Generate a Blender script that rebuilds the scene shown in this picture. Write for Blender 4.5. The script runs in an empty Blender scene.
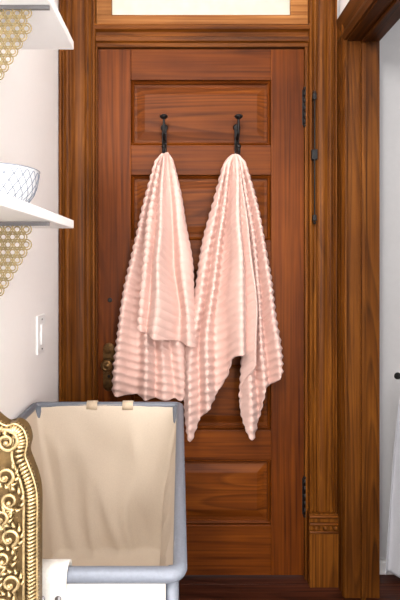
import bpy, math, random
from mathutils import Vector, noise, Matrix
random.seed(4)
S = bpy.context.scene
EYE = 1.21
# ---------- survey helpers: elevation of a wall drawn at 1:n, k = metres per unit on a given plane
def ex(p, d=1.8): return (p-180)*d/471.0
def ez(p, d=1.8): return EYE-(p-262)*d/471.0

# ---------- materials
def nodes(name):
    m = bpy.data.materials.new(name); m.use_nodes = True
    nt = m.node_tree; b = nt.nodes['Principled BSDF']
    return m, nt, b
def lin(c):
    return tuple((x/255/12.92 if x/255 <= .04045 else ((x/255+.055)/1.055)**2.4) for x in c)+(1,)
def N(nt, t, **k):
    n = nt.nodes.new(t)
    for a, v in k.items(): setattr(n, a, v)
    return n
def ramp(nt, stops):
    r = N(nt, 'ShaderNodeValToRGB'); e = r.color_ramp.elements
    while len(e) < len(stops): e.new(.5)
    for i, (p, c) in enumerate(stops):
        e[i].position = p; e[i].color = c
    return r
def wood(name, axis, dark, mid, light, seed=0, rings=9, rough=.42, bands=.75, wide=7):
    m, nt, b = nodes(name); L = nt.links
    tc = N(nt, 'ShaderNodeTexCoord')
    def mp(across, along):
        q = N(nt, 'ShaderNodeMapping'); s = [across]*3; s['XYZ'.index(axis)] = along
        q.inputs['Scale'].default_value = s; q.inputs['Location'].default_value = (seed*1.7, seed*2.3, seed*.9)
        L.new(tc.outputs['Object'], q.inputs['Vector']); return q
    n1 = N(nt, 'ShaderNodeTexNoise'); n1.inputs['Scale'].default_value = 1; n1.inputs['Detail'].default_value = 1.2
    n1.inputs['Distortion'].default_value = .15
    L.new(mp(wide, .55).outputs[0], n1.inputs['Vector'])
    mu = N(nt, 'ShaderNodeMath', operation='MULTIPLY'); mu.inputs[1].default_value = rings*2
    L.new(n1.outputs['Fac'], mu.inputs[0])
    fr = N(nt, 'ShaderNodeMath', operation='FRACT'); L.new(mu.outputs[0], fr.inputs[0])
    r1 = ramp(nt, [(0, dark), (.3, mid), (.8, light), (1, dark)])
    L.new(fr.outputs[0], r1.inputs[0])
    n2 = N(nt, 'ShaderNodeTexNoise'); n2.inputs['Scale'].default_value = 1; n2.inputs['Detail'].default_value = 5
    L.new(mp(120, 2.2).outputs[0], n2.inputs['Vector'])
    r2 = ramp(nt, [(.3, dark), (.48, mid), (.7, light)])
    L.new(n2.outputs['Fac'], r2.inputs[0])
    mx = N(nt, 'ShaderNodeMixRGB'); mx.inputs[0].default_value = bands
    L.new(r2.outputs[0], mx.inputs[1]); L.new(r1.outputs[0], mx.inputs[2])
    n3 = N(nt, 'ShaderNodeTexNoise'); n3.inputs['Scale'].default_value = 3; n3.inputs['Detail'].default_value = 4
    L.new(mp(1.6, .8).outputs[0], n3.inputs['Vector'])
    r3 = ramp(nt, [(.3, (.55, .48, .4, 1)), (.7, (1.06, 1.03, .98, 1))]); L.new(n3.outputs['Fac'], r3.inputs[0])
    m2 = N(nt, 'ShaderNodeMixRGB', blend_type='MULTIPLY'); m2.inputs[0].default_value = 1
    L.new(mx.outputs[0], m2.inputs[1]); L.new(r3.outputs[0], m2.inputs[2])
    L.new(m2.outputs[0], b.inputs['Base Color'])
    bp = N(nt, 'ShaderNodeBump'); bp.inputs['Strength'].default_value = .2; bp.inputs['Distance'].default_value = .002
    L.new(n2.outputs['Fac'], bp.inputs['Height']); L.new(bp.outputs[0], b.inputs['Normal'])
    b.inputs['Roughness'].default_value = rough; b.inputs['Specular IOR Level'].default_value = .15
    return m
def plain(name, col, rough=.6, metal=0, bump=0, bscale=200, var=.0):
    m, nt, b = nodes(name); L = nt.links
    b.inputs['Roughness'].default_value = rough; b.inputs['Metallic'].default_value = metal
    tc = N(nt, 'ShaderNodeTexCoord')
    n = N(nt, 'ShaderNodeTexNoise'); n.inputs['Scale'].default_value = bscale; n.inputs['Detail'].default_value = 3
    L.new(tc.outputs['Object'], n.inputs['Vector'])
    c = col; a = tuple(x*(1-var) for x in c[:3])+(1,); d = tuple(min(1, x*(1+var)) for x in c[:3])+(1,)
    r = ramp(nt, [(.35, a), (.65, d)]); L.new(n.outputs['Fac'], r.inputs[0]); L.new(r.outputs[0], b.inputs['Base Color'])
    if bump:
        bp = N(nt, 'ShaderNodeBump'); bp.inputs['Strength'].default_value = bump; bp.inputs['Distance'].default_value = .002
        L.new(n.outputs['Fac'], bp.inputs['Height']); L.new(bp.outputs[0], b.inputs['Normal'])
    return m
DK, MD, LT = lin((74, 32, 4)), lin((108, 52, 8)), lin((126, 66, 14))
door_v = wood('door_wood_vertical', 'Z', DK, MD, LT, 1, 5, .5, .3)
door_h = wood('door_wood_horizontal', 'X', DK, MD, LT, 2, 5, .5, .3)
panel_h = wood('door_panel_wood', 'X', lin((76, 34, 4)), lin((110, 54, 9)), lin((130, 70, 16)), 5, 8, .5, .55)
cas_v = wood('casing_wood_vertical', 'Z', lin((58, 28, 4)), lin((110, 61, 13)), lin((142, 87, 28)), 3, 8, .5, .3, 11)
cas_v2 = wood('jamb_wood_vertical', 'Z', lin((60, 31, 6)), lin((104, 58, 14)), lin((130, 78, 25)), 8, 9, .5, .45, 9)
cas_h = wood('casing_wood_horizontal', 'X', lin((58, 28, 5)), lin((106, 57, 12)), lin((134, 78, 23)), 4, 6, .5, .35)
cas_y = wood('header_wood_depth', 'Y', lin((48, 24, 5)), lin((82, 44, 11)), lin((104, 59, 19)), 6, 7, .5, .4)
tran_h = wood('transom_wood', 'X', lin((120, 72, 32)), lin((150, 97, 50)), lin((174, 123, 72)), 7, 5, .5, .35)
floor_m = wood('floor_wood', 'X', lin((40, 20, 14)), lin((70, 35, 24)), lin((92, 50, 34)), 9, 8, .3, .4)
wall_m = plain('wall_plaster', lin((252, 249, 247)), .85, 0, .1, 60, .005)
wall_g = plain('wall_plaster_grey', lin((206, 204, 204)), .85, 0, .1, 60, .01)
white_m = plain('white_paint', lin((250, 249, 248)), .45, 0, 0, 50, .005)
black_m = plain('blackened_iron', lin((20, 17, 16)), .5, .4, .2, 150, .2)
bronze_m = plain('aged_brass', lin((104, 76, 44)), .35, .85, .2, 120, .3)
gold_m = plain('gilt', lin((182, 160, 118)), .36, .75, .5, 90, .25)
golddk_m = plain('gilt_gap_shade', lin((100, 78, 44)), .5, .5, .5, 90, .25)  # darker bronze backing; shade in the carving's gaps put into its colour
wire_m = plain('gold_wire', lin((162, 144, 104)), .45, .5, 0, 60, .1)
towel_m = plain('pink_terry', lin((225, 189, 177)), .95, 0, .5, 500, .04)
towel_m.node_tree.nodes['Principled BSDF'].inputs['Sheen Weight'].default_value = .1
canvas_m = plain('beige_canvas', lin((210, 194, 175)), .95, 0, .3, 400, .03)
cream_m = plain('cream_canvas', lin((212, 207, 199)), .9, 0, .3, 400, .03)
grey_m = plain('grey_binding', lin((110, 115, 125)), .5, .1, .15, 200, .05)
tan_m = plain('tan_webbing', lin((206, 186, 160)), .85, 0, .3, 500, .05)
chrome_m = plain('polished_nickel', lin((210, 210, 208)), .2, 1)
rubber_m = plain('black_rubber', lin((30, 30, 32)), .7)
mirror_m = plain('mirror_glass', lin((225, 228, 228)), .04, 1)
curt_m = plain('white_linen', lin((215, 215, 220)), .9, 0, .3, 300, .02)
steel_m = plain('grey_steel', lin((120, 118, 120)), .4, .5)
glass_m = plain('frosted_glass', lin((192, 190, 176)), .35, 0, .1, 20, .05)
bowl_m = plain('glazed_porcelain', lin((208, 210, 213)), .25, 0, 0, 30, .02)
bowlg_m = plain('glaze_line', lin((110, 118, 132)), .3, 0, 0, 30, .02)

# ---------- mesh builder
class B:
    def __init__(s): s.v = []; s.f = []; s.m = []; s.sm = []; s.mats = []
    def mi(s, mat):
        if mat not in s.mats: s.mats.append(mat)
        return s.mats.index(mat)
    def add(s, vs, fs, mat, smooth=False):
        o = len(s.v); s.v += [tuple(q) for q in vs]; i = s.mi(mat)
        for f in fs: s.f.append([o+a for a in f]); s.m.append(i); s.sm.append(smooth)
    def box(s, x0, x1, y0, y1, z0, z1, mat):
        s.add([(x, y, z) for z in (z0, z1) for y in (y0, y1) for x in (x0, x1)],
              [(0, 2, 3, 1), (4, 5, 7, 6), (0, 1, 5, 4), (2, 6, 7, 3), (0, 4, 6, 2), (1, 3, 7, 5)], mat)
    def frustum(s, x0, x1, z0, z1, yb, yf, ins, mat):  # raised panel facing -Y
        a = [(x0, yb, z0), (x1, yb, z0), (x1, yb, z1), (x0, yb, z1)]
        c = [(x0+ins, yf, z0+ins), (x1-ins, yf, z0+ins), (x1-ins, yf, z1-ins), (x0+ins, yf, z1-ins)]
        s.add(a+c, [(4, 5, 6, 7), (0, 1, 5, 4), (1, 2, 6, 5), (2, 3, 7, 6), (3, 0, 4, 7)], mat)
    def extrude(s, prof, axis, a, b_, mat, smooth=False):
        n = len(prof); vs = []
        for t in (a, b_):
            for p in prof:
                q = list(p); q.insert('XYZ'.index(axis), t); vs.append(q)
        fs = [(i, (i+1) % n, n+(i+1) % n, n+i) for i in range(n)]
        fs += [list(range(n))[::-1], list(range(n, 2*n))]
        s.add(vs, fs, mat, smooth)
    def tube(s, pts, rad, mat, n=10, closed=False):
        pts = [Vector(p) for p in pts]; m = len(pts); vs = []; fs = []
        ref = None
        for i, p in enumerate(pts):
            t = (pts[(i+1) % m]-pts[i-1]) if closed else (pts[min(i+1, m-1)]-pts[max(i-1, 0)])
            t.normalize()
            if ref is None:
                ref = Vector((0, 0, 1)) if abs(t.z) < .9 else Vector((1, 0, 0))
            a = (ref-t*ref.dot(t)).normalized(); ref = a; c = t.cross(a)
            r = rad[i] if isinstance(rad, (list, tuple)) else rad
            for k in range(n):
                g = 2*math.pi*k/n; vs.append(p+(a*math.cos(g)+c*math.sin(g))*r)
        for i in range(m if closed else m-1):
            j = (i+1) % m
            for k in range(n): fs.append((i*n+k, i*n+(k+1) % n, j*n+(k+1) % n, j*n+k))
        if not closed: fs += [list(range(n))[::-1], list(range((m-1)*n, m*n))]
        s.add(vs, fs, mat, True)
    def lathe(s, prof, o, ax, mat, n=32):
        o = Vector(o); ax = Vector(ax).normalized(); rf = Vector((1, 0, 0)) if abs(ax.x) < .9 else Vector((0, 0, 1))
        a = (rf-ax*rf.dot(ax)).normalized(); c = ax.cross(a); vs = []; fs = []
        for r, h in prof:
            for k in range(n):
                g = 2*math.pi*k/n; vs.append(o+ax*h+(a*math.cos(g)+c*math.sin(g))*max(r, 1e-5))
        for i in range(len(prof)-1):
            for k in range(n): fs.append((i*n+k, i*n+(k+1) % n, (i+1)*n+(k+1) % n, (i+1)*n+k))
        s.add(vs, fs, mat, True)
    def ball(s, o, r, mat, sc=(1, 1, 1), n=12):
        vs = []; fs = []; m = n//2+1
        for i in range(m):
            th = math.pi*i/(m-1)
            for k in range(n):
                g = 2*math.pi*k/n
                vs.append((o[0]+r*sc[0]*math.sin(th)*math.cos(g), o[1]+r*sc[1]*math.sin(th)*math.sin(g), o[2]+r*sc[2]*math.cos(th)))
        for i in range(m-1):
            for k in range(n): fs.append((i*n+k, i*n+(k+1) % n, (i+1)*n+(k+1) % n, (i+1)*n+k))
        s.add(vs, fs, mat, True)
    def build(s, name, bevel=0, parent=None, solid=0, seg=2):
        me = bpy.data.meshes.new(name); me.from_pydata(s.v, [], s.f); me.update()
        for m in s.mats: me.materials.append(m)
        me.polygons.foreach_set('material_index', s.m); me.polygons.foreach_set('use_smooth', s.sm); me.update()
        o = bpy.data.objects.new(name, me); S.collection.objects.link(o)
        if parent: o.parent = parent
        if solid:
            q = o.modifiers.new('thick', 'SOLIDIFY'); q.thickness = solid; q.offset = 0
        if bevel:
            q = o.modifiers.new('bev', 'BEVEL'); q.width = bevel; q.segments = seg; q.limit_method = 'ANGLE'; q.angle_limit = math.radians(40)
        return o
def empty(name):
    o = bpy.data.objects.new(name, None); S.collection.objects.link(o); return o

# ---------- room shell
XL = -.458; XR = .605; XR2 = .715; CEIL = 2.75; YD = 1.8
g = B(); g.box(XL-.12, XL, -2.6, 1.95, 0, CEIL, wall_m); g.build('wall_left')
g = B()
g.box(ex(97)-.12, ex(306)+.13, 1.835, 1.95, 2.52, CEIL, wall_m)
g.box(XL, ex(97)-.01, 1.80, 1.95, 0, CEIL, wall_m)
g.box(ex(306)+.01, XR2, 1.80, 1.95, 0, CEIL, wall_m)
g.build('wall_back')
g = B(); g.box(XR, XR2, 1.71, 1.80, 0, CEIL, wall_m); g.box(XR, XR2, -2.6, .78, 0, CEIL, wall_m)
g.box(XR, XR2, .78, 1.71, 2.04, CEIL, wall_m); g.build('wall_right')
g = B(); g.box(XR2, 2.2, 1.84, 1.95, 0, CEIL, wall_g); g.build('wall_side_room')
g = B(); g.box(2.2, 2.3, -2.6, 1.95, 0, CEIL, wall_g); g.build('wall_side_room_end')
g = B()
for i in range(40):
    y0 = -2.6+i*.115
    g.box(-.6, 2.3, y0, y0+.113, -.03, 0, floor_m)
g.build('floor', .001)
g = B(); g.box(-.6, 2.3, -2.6, 1.95, CEIL, CEIL+.05, wall_m); g.build('ceiling')
g = B(); g.box(XL, XL+.018, -2.6, 1.76, 0, .16, white_m); g.build('baseboard_left', .004)
g = B(); g.box(XR2, 2.2, 1.82, 1.84, 0, .05, white_m); g.build('baseboard_side_room', .004)

# ---------- door
g = B()
x0, x1 = ex(98), ex(304); zt = ez(49); zb = .012
sl, sr = ex(131), ex(271)
T = .035
g.box(x0, sl, YD, YD+T, zb, zt, door_v); g.box(sr, x1, YD, YD+T, zb, zt, door_v)
rows = [(80+95*i, 145+95*i) for i in range(5)]
prev = zt
for a, c in rows:
    g.box(sl, sr, YD, YD+T, ez(a), prev, door_h); prev = ez(c)
g.box(sl, sr, YD, YD+T, zb, prev, door_h)
d = g.build('door_1', .002)
g = B()
for i, (a, c) in enumerate(rows):
    za, zc = ez(c), ez(a)
    g.box(sl, sr, YD+.018, YD+.03, za, zc, panel_h)
    g.frustum(sl+.022, sr-.022, za+.022, zc-.022, YD+.018, YD+.009, .03, panel_h)
    w_ = .012
    for (xa, xb, zz0, zz1, mt) in ((sl, sr, za, za+w_, door_h), (sl, sr, zc-w_, zc, door_h)):
        g.extrude([(YD+.019, zz0), (YD+.019, zz1), (YD+.011, zz1), (YD+.004, (zz0+zz1)/2), (YD+.011, zz0)], 'X', xa, xb, mt)
    for xa, xb in ((sl, sl+w_), (sr-w_, sr)):
        g.extrude([(xa, YD+.019), (xb, YD+.019), (xb, YD+.011), ((xa+xb)/2, YD+.004), (xa, YD+.011)], 'Z', za, zc, door_v)
p = g.build('panels'); p.parent = d
g = B()
kx, kz = ex(109), ez(363)
g.box(kx-.022, kx+.022, YD-.004, YD, kz-.085, kz+.055, bronze_m)
for zz, in ((kz+.055,), (kz-.085,)):
    g.lathe([(0, .0045), (.020, .0045), (.022, .002), (.022, 0)], (kx, YD, zz), (0, -1, 0), bronze_m)
g.lathe([(.02, 0), (.018, .006), (.009, .01), (.008, .026), (.012, .030), (.022, .035), (.024, .043), (.022, .051), (.014, .056), (.012, .054), (0, .057)], (kx, YD-.003, kz), (0, -1, 0), bronze_m)
g.lathe([(.006, .001), (.005, .002), (0, .002)], (kx, YD-.003, kz-.05), (0, -1, 0), black_m, 12)
g.build('door_knob', .001)
g = B()
g.lathe([(.009, 0), (.009, .003), (.006, .004), (0, .003)], (ex(110), YD, ez(300)), (0, -1, 0), black_m, 16)
for a, c in ((90, 125), (478, 514)):
    z0, z1 = ez(c), ez(a); hx = ex(304.5)
    for k in range(5):
        q0 = z0+(z1-z0)*k/5; g.lathe([(0, 0), (.0055, 0), (.0055, (z1-z0)/5-.001), (0, (z1-z0)/5-.001)], (hx, YD-.005, q0), (0, 0, 1), black_m, 14)
    g.ball((hx, YD-.005, z1+.005), .0065, black_m); g.ball((hx, YD-.005, z0-.005), .0065, black_m)
    g.box(hx-.009, hx, YD-.002, YD, z0, z1, black_m)
o = g.build('hinges'); o.parent = d

# ---------- casings (fluted)
def casing(name, xa, xb, ya, yb, z0, z1, mat, flip=False):
    n = 60; pr = []
    wd = xb-xa; dp = yb-ya
    for i in range(n+1):
        u = i/n; w = u if not flip else 1-u
        if w < .10: h = .98*math.sqrt(max(0, 1-((w-.05)/.05)**2))*.25+.75
        elif w < .14: h = .62
        elif w < .30: h = .62+.16*math.sin((w-.14)/.16*math.pi)
        elif w < .34: h = .6
        elif w < .66: h = .6+.14*math.sin((w-.34)/.32*math.pi)**.6 if w > .341 else .6
        elif w < .70: h = .6
        elif w < .86: h = .62+.2*math.sin((w-.70)/.16*math.pi)
        elif w < .9: h = .6
        else: h = .75+.25*math.sqrt(max(0, 1-((w-.95)/.05)**2))
        pr.append((xa+wd*u, yb-dp*h))
    pr += [(xb, yb), (xa, yb)]
    g = B(); g.extrude(pr, 'Z', z0, z1, mat); return g
g = casing('', XL+.002, ex(97), 1.762, 1.80, .27, 2.62, cas_v)
g.box(XL+.002, ex(97), 1.752, 1.80, 0, .27, cas_v); g.build('trim_1')
g = casing('', ex(307), XR-.014, 1.762, 1.80, .27, 2.62, cas_v, True)
xa, xb = ex(307)-.004, XR-.012
g.box(xa, xb, 1.75, 1.80, 0, .20, cas_v)
g.box(xa, xb, 1.755, 1.80, .20, .27, cas_v)
for zz in (.205, .235, .262): g.tube([(xa, 1.752, zz), (xb, 1.752, zz)], .006, cas_h)
for k in range(3): g.ball((xa+.024+k*.035, 1.751, .221), .010, cas_v)
g.build('trim_2', .0015)
g = B(); g.box(ex(97)-.001, ex(98), 1.785, 1.84, 0, ez(48), cas_v); g.box(ex(304.3), ex(307)+.002, 1.79, 1.84, 0, ez(48), cas_v); g.build('trim_3', .001)
g = B()
za, zb2 = ez(48), ez(27)
hx0, hx1 = ex(96), ex(307.5)
pr = [(1.84, za), (1.79, za), (1.785, za+.012), (1.775, za+.016), (1.77, za+.03), (1.78, za+.036), (1.78, za+.05), (1.765, za+.056), (1.76, za+.066), (1.765, za+.075), (1.78, za+.08), (1.84, za+.08)]
g.extrude(pr, 'X', hx0, hx1, cas_h); g.build('trim_4', .001)
e = empty('window_1')
g = B(); z0 = za+.08; z1 = 2.50
g.box(hx0, hx1, 1.79, 1.84, z0, ez(16), tran_h)
g.box(hx0, ex(112), 1.79, 1.84, ez(16), z1, tran_h); g.box(ex(290), hx1, 1.79, 1.84, ez(16), z1, tran_h); g.box(hx0, hx1, 1.79, 1.84, z1, z1+.06, tran_h)
g.tube([(ex(112), 1.793, ez(17)), (ex(290), 1.793, ez(17))], .004, tran_h)
g.build('sash', .002, e)
g = B(); g.box(ex(112), ex(290), 1.805, 1.81, ez(16), z1, glass_m); g.build('glass', 0, e)
g = B(); g.box(XL+.002, XR-.01, 1.76, 1.80, 2.62, 2.70, cas_h); g.build('trim_5', .003)

# side doorway lining
g = B(); g.box(XR-.004, XR2+.004, 1.695, 1.71, 0, 2.02, cas_v2)
g.box(XR+.045, XR+.06, 1.683, 1.695, 0, 2.02, cas_v2)
g.box(XR-.004, XR2+.004, .78, .795, 0, 2.02, cas_v2)
g.build('trim_6', .0015)
g = B(); g.box(XR-.004, XR2+.004, .795, 1.695, 2.005, 2.03, cas_y); g.box(XR+.045, XR+.06, .795, 1.683, 1.993, 2.005, cas_y); g.build('trim_7', .0015)
g = B()
def prof_side(y0, y1, flip):
    pr = []
    for i in range(31):
        w = i/30; h = .011+.006*abs(math.sin(w*math.pi*3)) + (.004 if (w > .85) else 0)
        pr.append((XR-h, y0+(y1-y0)*(w if not flip else 1-w)))
    return pr+[(XR, pr[-1][1]), (XR, pr[0][1])]
g.extrude(prof_side(1.695, 1.799, False), 'Z', 0, 2.10, cas_v2)
g.extrude(prof_side(.68, .79, False), 'Z', 0, 2.12, cas_v2)
g.extrude([(XR, 2.01), (XR-.014, 2.01), (XR-.018, 2.03), (XR-.012, 2.05), (XR-.018, 2.08), (XR-.022, 2.11), (XR, 2.12)], 'Y', .70, 1.76, cas_y)
g.build('trim_8')

# black transom rod on right casing
g = B(); bx = ex(314, 1.76)
g.tube([(bx, 1.752, ez(222, 1.76)), (bx, 1.752, ez(94, 1.76))], .003, black_m)
for a, w_ in ((97, .007), (155, .011), (218, .007)):
    g.box(bx-w_, bx+w_, 1.747, 1.773, ez(a+(5 if a == 155 else 3), 1.76), ez(a-(5 if a == 155 else 3), 1.76), black_m)
g.ball((bx, 1.752, ez(93, 1.76)), .006, black_m); g.ball((bx, 1.752, ez(223, 1.76)), .006, black_m)
g.build('transom_rod', .002)

# ---------- coat hooks
def hook(px, base, i):
    g = B(); x = ex(px, 1.76); zt = ez(117, 1.75); z0 = ez(153, 1.75)
    zr = ez(145)   # bottom edge of the recessed panel
    g.box(x-.009, x+.009, 1.794, YD, z0-.0, zt-.03, black_m)
    g.box(x-.007, x+.007, YD, YD+.0088, zr+.022+.03, zt-.032, black_m)
    g.lathe([(0, .006), (.011, .006), (.014, 0)], (x, YD, zt-.025), (0, -1, 0), black_m, 20)
    g.lathe([(0, .006), (.011, .006), (.014, 0)], (x, YD, z0+.0), (0, -1, 0), black_m, 20)
    g.tube([(x, 1.796, zt-.07), (x, 1.775, zt-.075), (x, 1.752, zt-.06), (x, 1.745, zt-.03), (x, 1.742, zt-.008)], [.006, .006, .0055, .005, .0045], black_m)
    g.lathe([(0, 0), (.006, 0), (.014, .006), (.016, .011), (.010, .016), (0, .018)], (x, 1.742, zt-.01), (0, 0, 1), black_m, 20)
    g.tube([(x, 1.796, z0+.07), (x, 1.78, z0+.03), (x, 1.765, z0-.005), (x, 1.748, z0-.012), (x, 1.733, z0+.0), (x, 1.728, z0+.016)], [.006]*5+[.005], black_m)
    g.ball((x, 1.728, z0+.019), .008, black_m)
    g.build(base, .001)
hook(164, 'coat_hook', 0); hook(238, 'coat_hook', 1)

# ---------- towels
def cr(P, t):
    n = len(P)-1; f = t*n; i = min(int(f), n-1); f -= i
    p0 = P[max(i-1, 0)]; p1 = P[i]; p2 = P[i+1]; p3 = P[min(i+2, n)]
    return [.5*((2*b)+(c-a)*f+(2*a-5*b+4*c-d)*f*f+(3*b-a-3*c+d)*f**3) for a, b, c, d in zip(p0, p1, p2, p3)]
def towel(name, apx, apy, C, seed, slope):
    D = 1.71; NU, NV = 340, 320
    ax, az = ex(apx, D), ez(apy, D)
    C = [(ex(c[0], D), c[1], ez(c[2], D), c[3]) for c in C]
    P = [[None]*(NV+1) for _ in range(NU+1)]; R = [[0]*(NV+1) for _ in range(NU+1)]
    for i in range(NU+1):
        u = i/NU; xb, off, zb, rb = cr(C, u); Ln = az-zb
        for j in range(NV+1):
            t = j/NV
            s = .16*min(1, t/.04)**.5+.84*(1-(1-t)**1.75)
            x = ax+(xb-ax)*s
            o = .058+(off-.058)*min(1.15, s*1.35)
            pl = math.sin(u*62+seed)*.007*min(1, t*12)*(1-t)**1.2
            wv = noise.noise(Vector((u*7+seed, t*2.2, seed)))*.022*s
            wx = noise.noise(Vector((u*5+seed*3, t*3.5, 4)))*.018*s
            o += pl+wv
            o = max(o, .014+.004*u)
            P[i][j] = Vector((x+wx, YD-o, az-t*Ln))
            # woven ribs cross the cloth; they tilt where the cloth is folded away from the hanging point
            ph = (t*Ln+(xb-ax)*s*slope+.35*o+.007*noise.noise(Vector((u*9, t*5, 9))))/.030
            a = abs(math.sin(math.pi*ph))
            var = .85+.35*noise.noise(Vector((u*6+seed, t*4, 2)))
            R[i][j] = a*.0072*var*max(0, min(1, rb))*min(1, t*9)
    vs = []
    for i in range(NU+1):
        for j in range(NV+1):
            a = P[min(i+1, NU)][j]-P[max(i-1, 0)][j]; b = P[i][min(j+1, NV)]-P[i][max(j-1, 0)]
            n = a.cross(b)
            n = n.normalized() if n.length > 1e-9 else Vector((0, -1, 0))
            q = P[i][j]+n*(R[i][j]-.003)
            q.y = min(q.y, YD-.008)
            vs.append(q)
    fs = [(i*(NV+1)+j, (i+1)*(NV+1)+j, (i+1)*(NV+1)+j+1, i*(NV+1)+j+1) for i in range(NU) for j in range(NV)]
    g = B(); g.add(vs, fs, towel_m, True)
    g.build(name, 0, None, .006)
T1 = [(142, .02, 385, 1), (122, .025, 392, 1), (113, .05, 394, 1), (118, .10, 396, 1), (128, .06, 397, 1), (137, .05, 397, 1), (144, .105, 399, 1), (152, .05, 400, 1), (162, .08, 401, 1),
      (172, .05, 402, .9), (182, .075, 401, .8), (192, .06, 372, .7), (198, .08, 348, .5), (194, .125, 346, .45), (186, .145, 343, .4), (178, .08, 341, .4), (168, .13, 338, .4), (158, .18, 335, .45), (150, .12, 332, .6), (143, .145, 329, .8), (140, .13, 326, .9), (146, .10, 326, .9)]
T2 = [(215, .02, 400, 1), (196, .025, 425, 1), (184, .055, 400, 1), (188, .105, 440, 1), (199, .07, 420, 1), (206, .12, 408, 1), (215, .06, 398, 1), (226, .09, 376, .9), (231, .13, 356, .6),
      (239, .17, 350, .4), (246, .105, 352, .35), (254, .14, 362, .45), (243, .09, 385, .7), (242, .075, 412, .9), (250, .11, 437, 1), (258, .06, 425, 1), (263, .105, 392, 1), (270, .055, 388, 1), (278, .10, 378, 1), (282, .06, 370, 1), (279, .03, 380, 1), (262, .02, 390, 1)]
towel('bath_towel', 166, 151, T1, 1.3, -.18)
towel('bath_towel', 236, 153, T2, 5.1, .28)

# ---------- light switch
g = B(); yc, zc = 1.54, ez(334, 1.54)
g.box(XL, XL+.006, yc-.042, yc+.042, zc-.062, zc+.062, white_m); g.box(XL+.006, XL+.011, yc-.017, yc+.017, zc-.033, zc+.033, white_m)
g.ball((XL+.007, yc, zc+.048), .003, steel_m); g.ball((XL+.007, yc, zc-.048), .003, steel_m)
g.build('light_switch', .002)

# ---------- shelves with scallop brackets
def shelf(zb):
    e = empty('wall_shelf')
    g = B(); g.box(XL, -.259, .45, 1.15, zb, zb+.02, white_m); g.build('board', .002, e)
    for yb in (.95, .55):
        g = B()
        g.box(XL, -.263, yb-.003, yb+.003, zb-.009, zb-.001, steel_m)
        g.box(XL, XL+.005, yb-.003, yb+.003, zb-.19, zb, wire_m)
        A, H = .162, .178
        st = .0185
        for iz in range(12):
            for ix in range(11):
                cx = st*ix+(st/2 if iz % 2 else 0); cz = .008+.0155*iz
                if (cx/(A-.004))**2+(cz/(H-.004))**2 > 1: continue
                for rr in (.0105, .0058):
                    g.tube([(XL+cx+rr*math.cos(2*math.pi*k/14), yb, zb-.008-cz+rr*math.sin(2*math.pi*k/14)) for k in range(14)], .00135, wire_m, 6, True)
        g.build('bracket', 0, e)
shelf(1.292); shelf(1.728)
# bowl with a scale pattern of raised glaze lines
g = B(); R0 = .080; BC = (-.373, .97, 1.3125)
prof = [(0, .004), (.032, .004), (.034, 0), (.037, 0), (.039, .006), (.054, .016), (.068, .034), (.076, .056), (R0, .082), (R0+.0015, .085), (R0-.002, .086), (.072, .054), (.05, .022), (.02, .012), (0, .011)]
g.lathe(prof, BC, (0, 0, 1), bowl_m, 64)
def rb_(h):
    ps = prof[4:9]
    for (r0, h0), (r1, h1) in zip(ps, ps[1:]):
        if h <= h1: return r0+(r1-r0)*(h-h0)/(h1-h0)
    return R0
for row in range(5):
    h0 = .016+row*.013
    for q in range(26):
        a0 = 2*math.pi*(q+(row % 2)/2)/26; pts = []
        for t in range(7):
            w = t/6; a = a0+(w-.5)*2*math.pi/26; h = h0+.013*math.sin(math.pi*w)
            r = rb_(h)+.0004; pts.append((BC[0]+r*math.cos(a), BC[1]+r*math.sin(a), BC[2]+h))
        g.tube(pts, .0008, bowlg_m, 5)
g.tube([(BC[0]+R0*1.01*math.cos(a*math.pi/32), BC[1]+R0*1.01*math.sin(a*math.pi/32), BC[2]+.0855) for a in range(64)], .0012, bowlg_m, 6, True)
g.build('porcelain_bowl')
# ---------- laundry hamper
e = empty('laundry_hamper')
hx0, hx1, hy0, hy1, hz = -.440, .000, .655, 1.43, .775
def rrect(x0, x1, y0, y1, r, n=8, m=14):
    pts = []
    cs = [((x1-r, y1-r), 0), ((x0+r, y1-r), 90), ((x0+r, y0+r), 180), ((x1-r, y0+r), 270)]
    for q, (c, a) in enumerate(cs):
        for k in range(n+1):
            t = math.radians(a+90*k/n); pts.append((c[0]+r*math.cos(t), c[1]+r*math.sin(t)))
        nx = cs[(q+1) % 4]; t = math.radians(nx[1]); e_ = (nx[0][0]+r*math.cos(t), nx[0][1]+r*math.sin(t)); s_ = pts[-1]
        for k in range(1, m): pts.append((s_[0]+(e_[0]-s_[0])*k/m, s_[1]+(e_[1]-s_[1])*k/m))
    return pts
g = B(); g.tube([(x, y, hz) for x, y in rrect(hx0, hx1, hy0, hy1, .018)], .0105, grey_m, 14, True); g.build('rim', 0, e)
g = B(); rows_ = []; zbot = .385; NV = 40
for j in range(NV+1):
    t = j/NV; ins = .002+.075*t**1.1; z = hz+.004-(hz-zbot)*t
    ring = rrect(hx0+ins, hx1-ins*.35, hy0+ins, hy1-ins, .016+.02*t, 10, 34)
    cx, cy = (hx0+hx1)/2, (hy0+hy1)/2
    out = []
    for (x, y) in ring:
        nn = noise.noise(Vector((x*5, y*5, z*4)))*.028*math.sin(math.pi*min(1, t*1.05))**.7+(1-abs(noise.noise(Vector((x*9+3, y*9, z*5+x*8))))*2)*.018*min(1, t*3)
        v = Vector((x-cx, y-cy)).normalized(); out.append((x-v.x*(nn+.006), y-v.y*(nn+.006), z))
    rows_.append(out)
n = len(rows_[0])
for k in range(1, 9):
    f = 1-k/8; out = []
    for (x, y, z) in rows_[NV]:
        xx = cx+(x-cx)*f; yy = cy+(y-cy)*f
        out.append((xx, yy, zbot-.02*(1-f)+noise.noise(Vector((xx*8, yy*8, 2)))*.012*(1-f)))
    rows_.append(out)
vs = [p for r_ in rows_ for p in r_]
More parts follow.
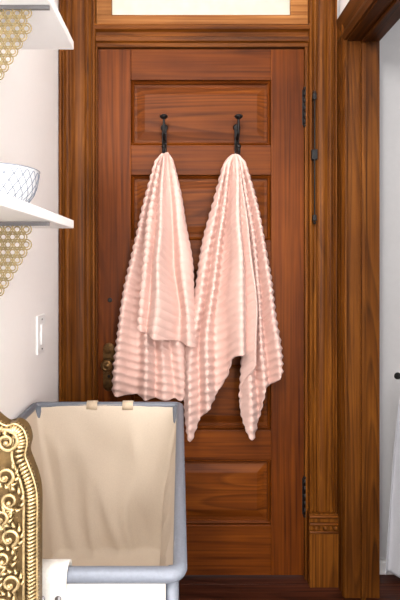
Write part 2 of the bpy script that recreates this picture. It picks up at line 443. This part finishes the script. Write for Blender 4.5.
fs = [(i*n+k, i*n+(k+1) % n, (i+1)*n+(k+1) % n, (i+1)*n+k) for i in range(len(rows_)-1) for k in range(n)]
g.add(vs, fs, canvas_m, True); g.build('canvas_bag', 0, e, .003)
g = B()
for x in (hx0+.012, hx1-.012):
    for y in (hy0+.012, hy1-.012):
        g.tube([(x, y, hz), (x, y, .12)], .010, grey_m)
        g.tube([(x, y, .12), (x, y, .085)], .006, chrome_m)
        g.lathe([(0, -.01), (.03, -.01), (.034, -.004), (.034, .004), (.03, .01), (0, .01)], (x, y+.0, .0345), (1, 0, 0), rubber_m, 20)
        g.box(x-.014, x-.0115, y-.012, y+.012, .03, .088, chrome_m); g.box(x+.0115, x+.014, y-.012, y+.012, .03, .088, chrome_m); g.box(x-.014, x+.014, y-.014, y+.014, .083, .088, chrome_m)
g.tube([(x, y, .14) for x, y in rrect(hx0+.012, hx1-.012, hy0+.012, hy1-.012, .02)], .009, grey_m, 10, True)
g.build('frame', 0, e)
g = B(); g.box(hx0+.02, hx1-.02, hy0-.004, hy0+.0, .36, hz-.004, cream_m); g.build('front_skirt', .002, e)
def loop(g, xc, w, yr, drop_in, drop_out, mat, r=.0155):
    pts = [(yr+r, hz-drop_in)]
    for k in range(9):
        t = math.pi*k/8; pts.append((yr+r*math.cos(t), hz+r*math.sin(t)))
    pts.append((yr-r, hz-drop_out))
    vs = []; fs = []
    for (y, z) in pts: vs += [(xc-w/2, y, z), (xc+w/2, y, z)]
    fs = [(2*i, 2*i+1, 2*i+3, 2*i+2) for i in range(len(pts)-1)]
    g.add(vs, fs, mat, True)
g = B()
for px in (92.5, 128): loop(g, ex(px, 1.43), .032, hy1, .012, .010, tan_m, .0125)
g.build('back_tabs', 0, e, .003)
g = B(); loop(g, (54-180)*.655/471, .042, hy0, .03, .12, cream_m, .017); g.build('front_tab', 0, e, .004)
g = B()
for dx_ in (-.011, .011):
    g.lathe([(.0045, 0), (.004, .002), (0, .003)], ((54-180)*.655/471+dx_, hy0-.019, hz-.02), (0, -1, 0), steel_m, 14)
g.build('rivets', 0, e)

# ---------- gilt mirror standing in front of the hamper
e = empty('gilt_mirror')
YM = .56; k = YM/471.0
def M(px, py): return ((px-180)*k, EYE-(py-262)*k)
out = [M(*q) for q in ((-80, 380), (-50, 384), (-25, 405), (0, 427), (12, 426), (21, 432), (25, 445), (23, 458), (27, 470), (32, 484), (35, 502), (35, 540), (35, 600), (35, 700), (35, 900), (35, 1150))]
sm = [cr(out, i/160) for i in range(161)]
g = B()
vs = []; fs = []
for a in sm:
    q = max(a[1]-.05, 0)
    xi = a[0]-.075
    zi = min(a[1], q+.03)
    vs += [(a[0], YM+.012, a[1]), (xi, YM+.012, zi), (a[0], YM+.03, a[1]), (xi, YM+.03, zi)]
for i in range(160):
    o = 4*i; fs += [(o, o+4, o+5, o+1), (o+2, o+3, o+7, o+6), (o, o+2, o+6, o+4), (o+1, o+5, o+7, o+3)]
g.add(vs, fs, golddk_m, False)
Ls = [0]
for i in range(160): Ls.append(Ls[-1]+math.dist(sm[i], sm[i+1]))
s = .0; i = 0
while s < Ls[-1]:
    while i < 159 and Ls[i+1] < s: i += 1
    f = (s-Ls[i])/(Ls[i+1]-Ls[i]+1e-9); px_, pz_ = sm[i][0]+(sm[i+1][0]-sm[i][0])*f, sm[i][1]+(sm[i+1][1]-sm[i][1])*f
    tx, tz = sm[i+1][0]-sm[i][0], sm[i+1][1]-sm[i][1]; l = math.hypot(tx, tz); nx, nz = tz/l, -tx/l
    g.tube([(px_, YM+.014, pz_), (px_+nx*.007, YM+.002, pz_+nz*.007+tz/l*-.001), (px_+nx*.014+tx/l*.003, YM+.012, pz_+nz*.014+tz/l*.003)], [.0014, .0023, .0012], gold_m, 8)
    s += .0046
def offs(dist):
    r_ = []
    for i in range(0, 161, 2):
        a = sm[max(i-1, 0)]; b_ = sm[min(i+1, 160)]; tx, tz = b_[0]-a[0], b_[1]-a[1]; l = math.hypot(tx, tz)
        r_.append((sm[i][0]+tz/l*dist, YM+.009, sm[i][1]-tx/l*dist))
    return r_
g.tube(offs(.0165), .0018, gold_m, 8); g.tube(offs(.0005), .0014, gold_m, 8)
g.build('frame', 0, e)
g = B()
def spiral(cx, cz, r0, turns, a0, dirn, r=.005, tail=None):
    pts = []; rad = []
    n = int(28*turns)
    for i in range(n+1):
        t = i/n; a = a0+dirn*2*math.pi*turns*t; rr = r0*(1-t)**.8+.0008
        pts.append((cx+rr*math.cos(a), YM+.006-.006*t, cz+rr*math.sin(a))); rad.append(r*(1-.55*t))
    if tail:
        pts = [(tail[0], YM+.008, tail[1])]+pts; rad = [r*.5]+rad
    g.tube(pts, rad, gold_m, 10); g.ball((cx, YM-.001, cz), r*1.1, gold_m)
a = M(6, 443); spiral(a[0], a[1], .0125, 1.7, math.radians(100), -1, .0028, M(-30, 430))
for q, (px, py, rr, dr) in enumerate([(4, 478, .0095, 1), (9, 503, .010, -1), (-1, 520, .008, 1), (8, 540, .010, 1), (2, 562, .009, -1), (9, 586, .0095, 1), (2, 608, .009, -1), (8, 632, .0095, 1), (3, 665, .0095, -1), (8, 700, .0095, 1), (3, 740, .0095, -1)]):
    a = M(px, py); b_ = M(px+(6 if dr > 0 else -6), py+20)
    spiral(a[0], a[1], rr, 1.4, math.radians(-70), dr, .0024, b_)
    for kk in range(7):
        an = math.radians(-170+kk*34+q*30)
        g.tube([(a[0]+rr*1.05*math.cos(an), YM+.010, a[1]+rr*1.05*math.sin(an)), (a[0]+rr*1.45*math.cos(an+.25), YM+.005, a[1]+rr*1.45*math.sin(an+.25)), (a[0]+rr*1.75*math.cos(an+.6), YM+.011, a[1]+rr*1.75*math.sin(an+.6))], [.0013, .0022, .0008], gold_m, 8)
g.build('carving', 0, e)
g = B(); g.box(XL+.005, (36-180)*k-.06, YM+.014, YM+.022, .03, .96, mirror_m); g.build('glass', 0, e)
g = B(); g.box(XL+.003, (35-180)*k, YM+.005, YM+.03, 0, .06, gold_m); g.box(XL+.003, XL+.045, YM+.005, YM+.03, 0, 1.0, gold_m); g.box(XL+.003, -.27, YM+.008, YM+.03, .93, 1.02, gold_m); g.build('back_frame', .004, e)

# ---------- white curtain in side room with hook
e = empty('linen_curtain')
g = B(); vs = []; fs = []; NU, NV = 80, 60
for i in range(NU+1):
    for j in range(NV+1):
        u = i/NU; t = j/NV; sp = .03+.97*(t**.6)
        x = .85+(-.075+.30*u)*sp
        vs.append((x, 1.775+.018*math.sin(u*26)*min(1, t*3), .775-.745*t))
fs = [(i*(NV+1)+j, (i+1)*(NV+1)+j, (i+1)*(NV+1)+j+1, i*(NV+1)+j+1) for i in range(NU) for j in range(NV)]
g.add(vs, fs, curt_m, True); g.build('cloth', 0, e, .003)
g = B(); g.lathe([(.014, 0), (.012, .004), (.005, .008), (.005, .06), (.010, .066), (.012, .074), (.008, .082), (0, .084)], (.85, 1.84, .765), (0, -1, 0), black_m, 20); g.build('hold_back', 0, e)

# ---------- light
W = bpy.data.worlds.new('World'); S.world = W; W.use_nodes = True
W.node_tree.nodes['Background'].inputs[0].default_value = (1, .99, .98, 1); W.node_tree.nodes['Background'].inputs[1].default_value = .9
def area(name, loc, tgt, sx, sy, en, col=(1, 1, 1)):
    l = bpy.data.lights.new(name, 'AREA'); l.shape = 'RECTANGLE'; l.size = sx; l.size_y = sy; l.energy = en; l.color = col
    o = bpy.data.objects.new(name, l); S.collection.objects.link(o); o.location = loc
    o.rotation_euler = (Vector(tgt)-Vector(loc)).to_track_quat('-Z', 'Y').to_euler()
area('window_light', (.1, -2.3, 1.4), (0, 1.8, 1.2), .9, 2.0, 20, (.99, .98, 1))
# added key light, high on the left, to bring out towel folds and ribs
area('added_key_light', (-.36, -.4, 2.2), (0, 1.8, 1.15), .2, .5, 25, (1, .985, .96))
# added tall fill light on the right-hand side, brightening the left wall
area('added_wall_fill', (.5, -.5, 1.3), (-.46, .7, 1.35), .5, 1.7, 38, (1, .99, .98))
area('side_room_light', (1.6, .2, 2.3), (1.0, 1.8, .8), .8, .8, 8, (.95, .97, 1))

cam = bpy.data.cameras.new('cam'); co = bpy.data.objects.new('camera', cam); S.collection.objects.link(co)
co.location = (0, 0, EYE); co.rotation_euler = (math.pi/2, 0, 0)
cam.sensor_fit = 'VERTICAL'; cam.sensor_height = 36; cam.lens = 471/600*36
cam.shift_x = 20/600; cam.shift_y = -38/600; cam.clip_start = .02
S.camera = co
S.view_settings.view_transform = 'Standard'
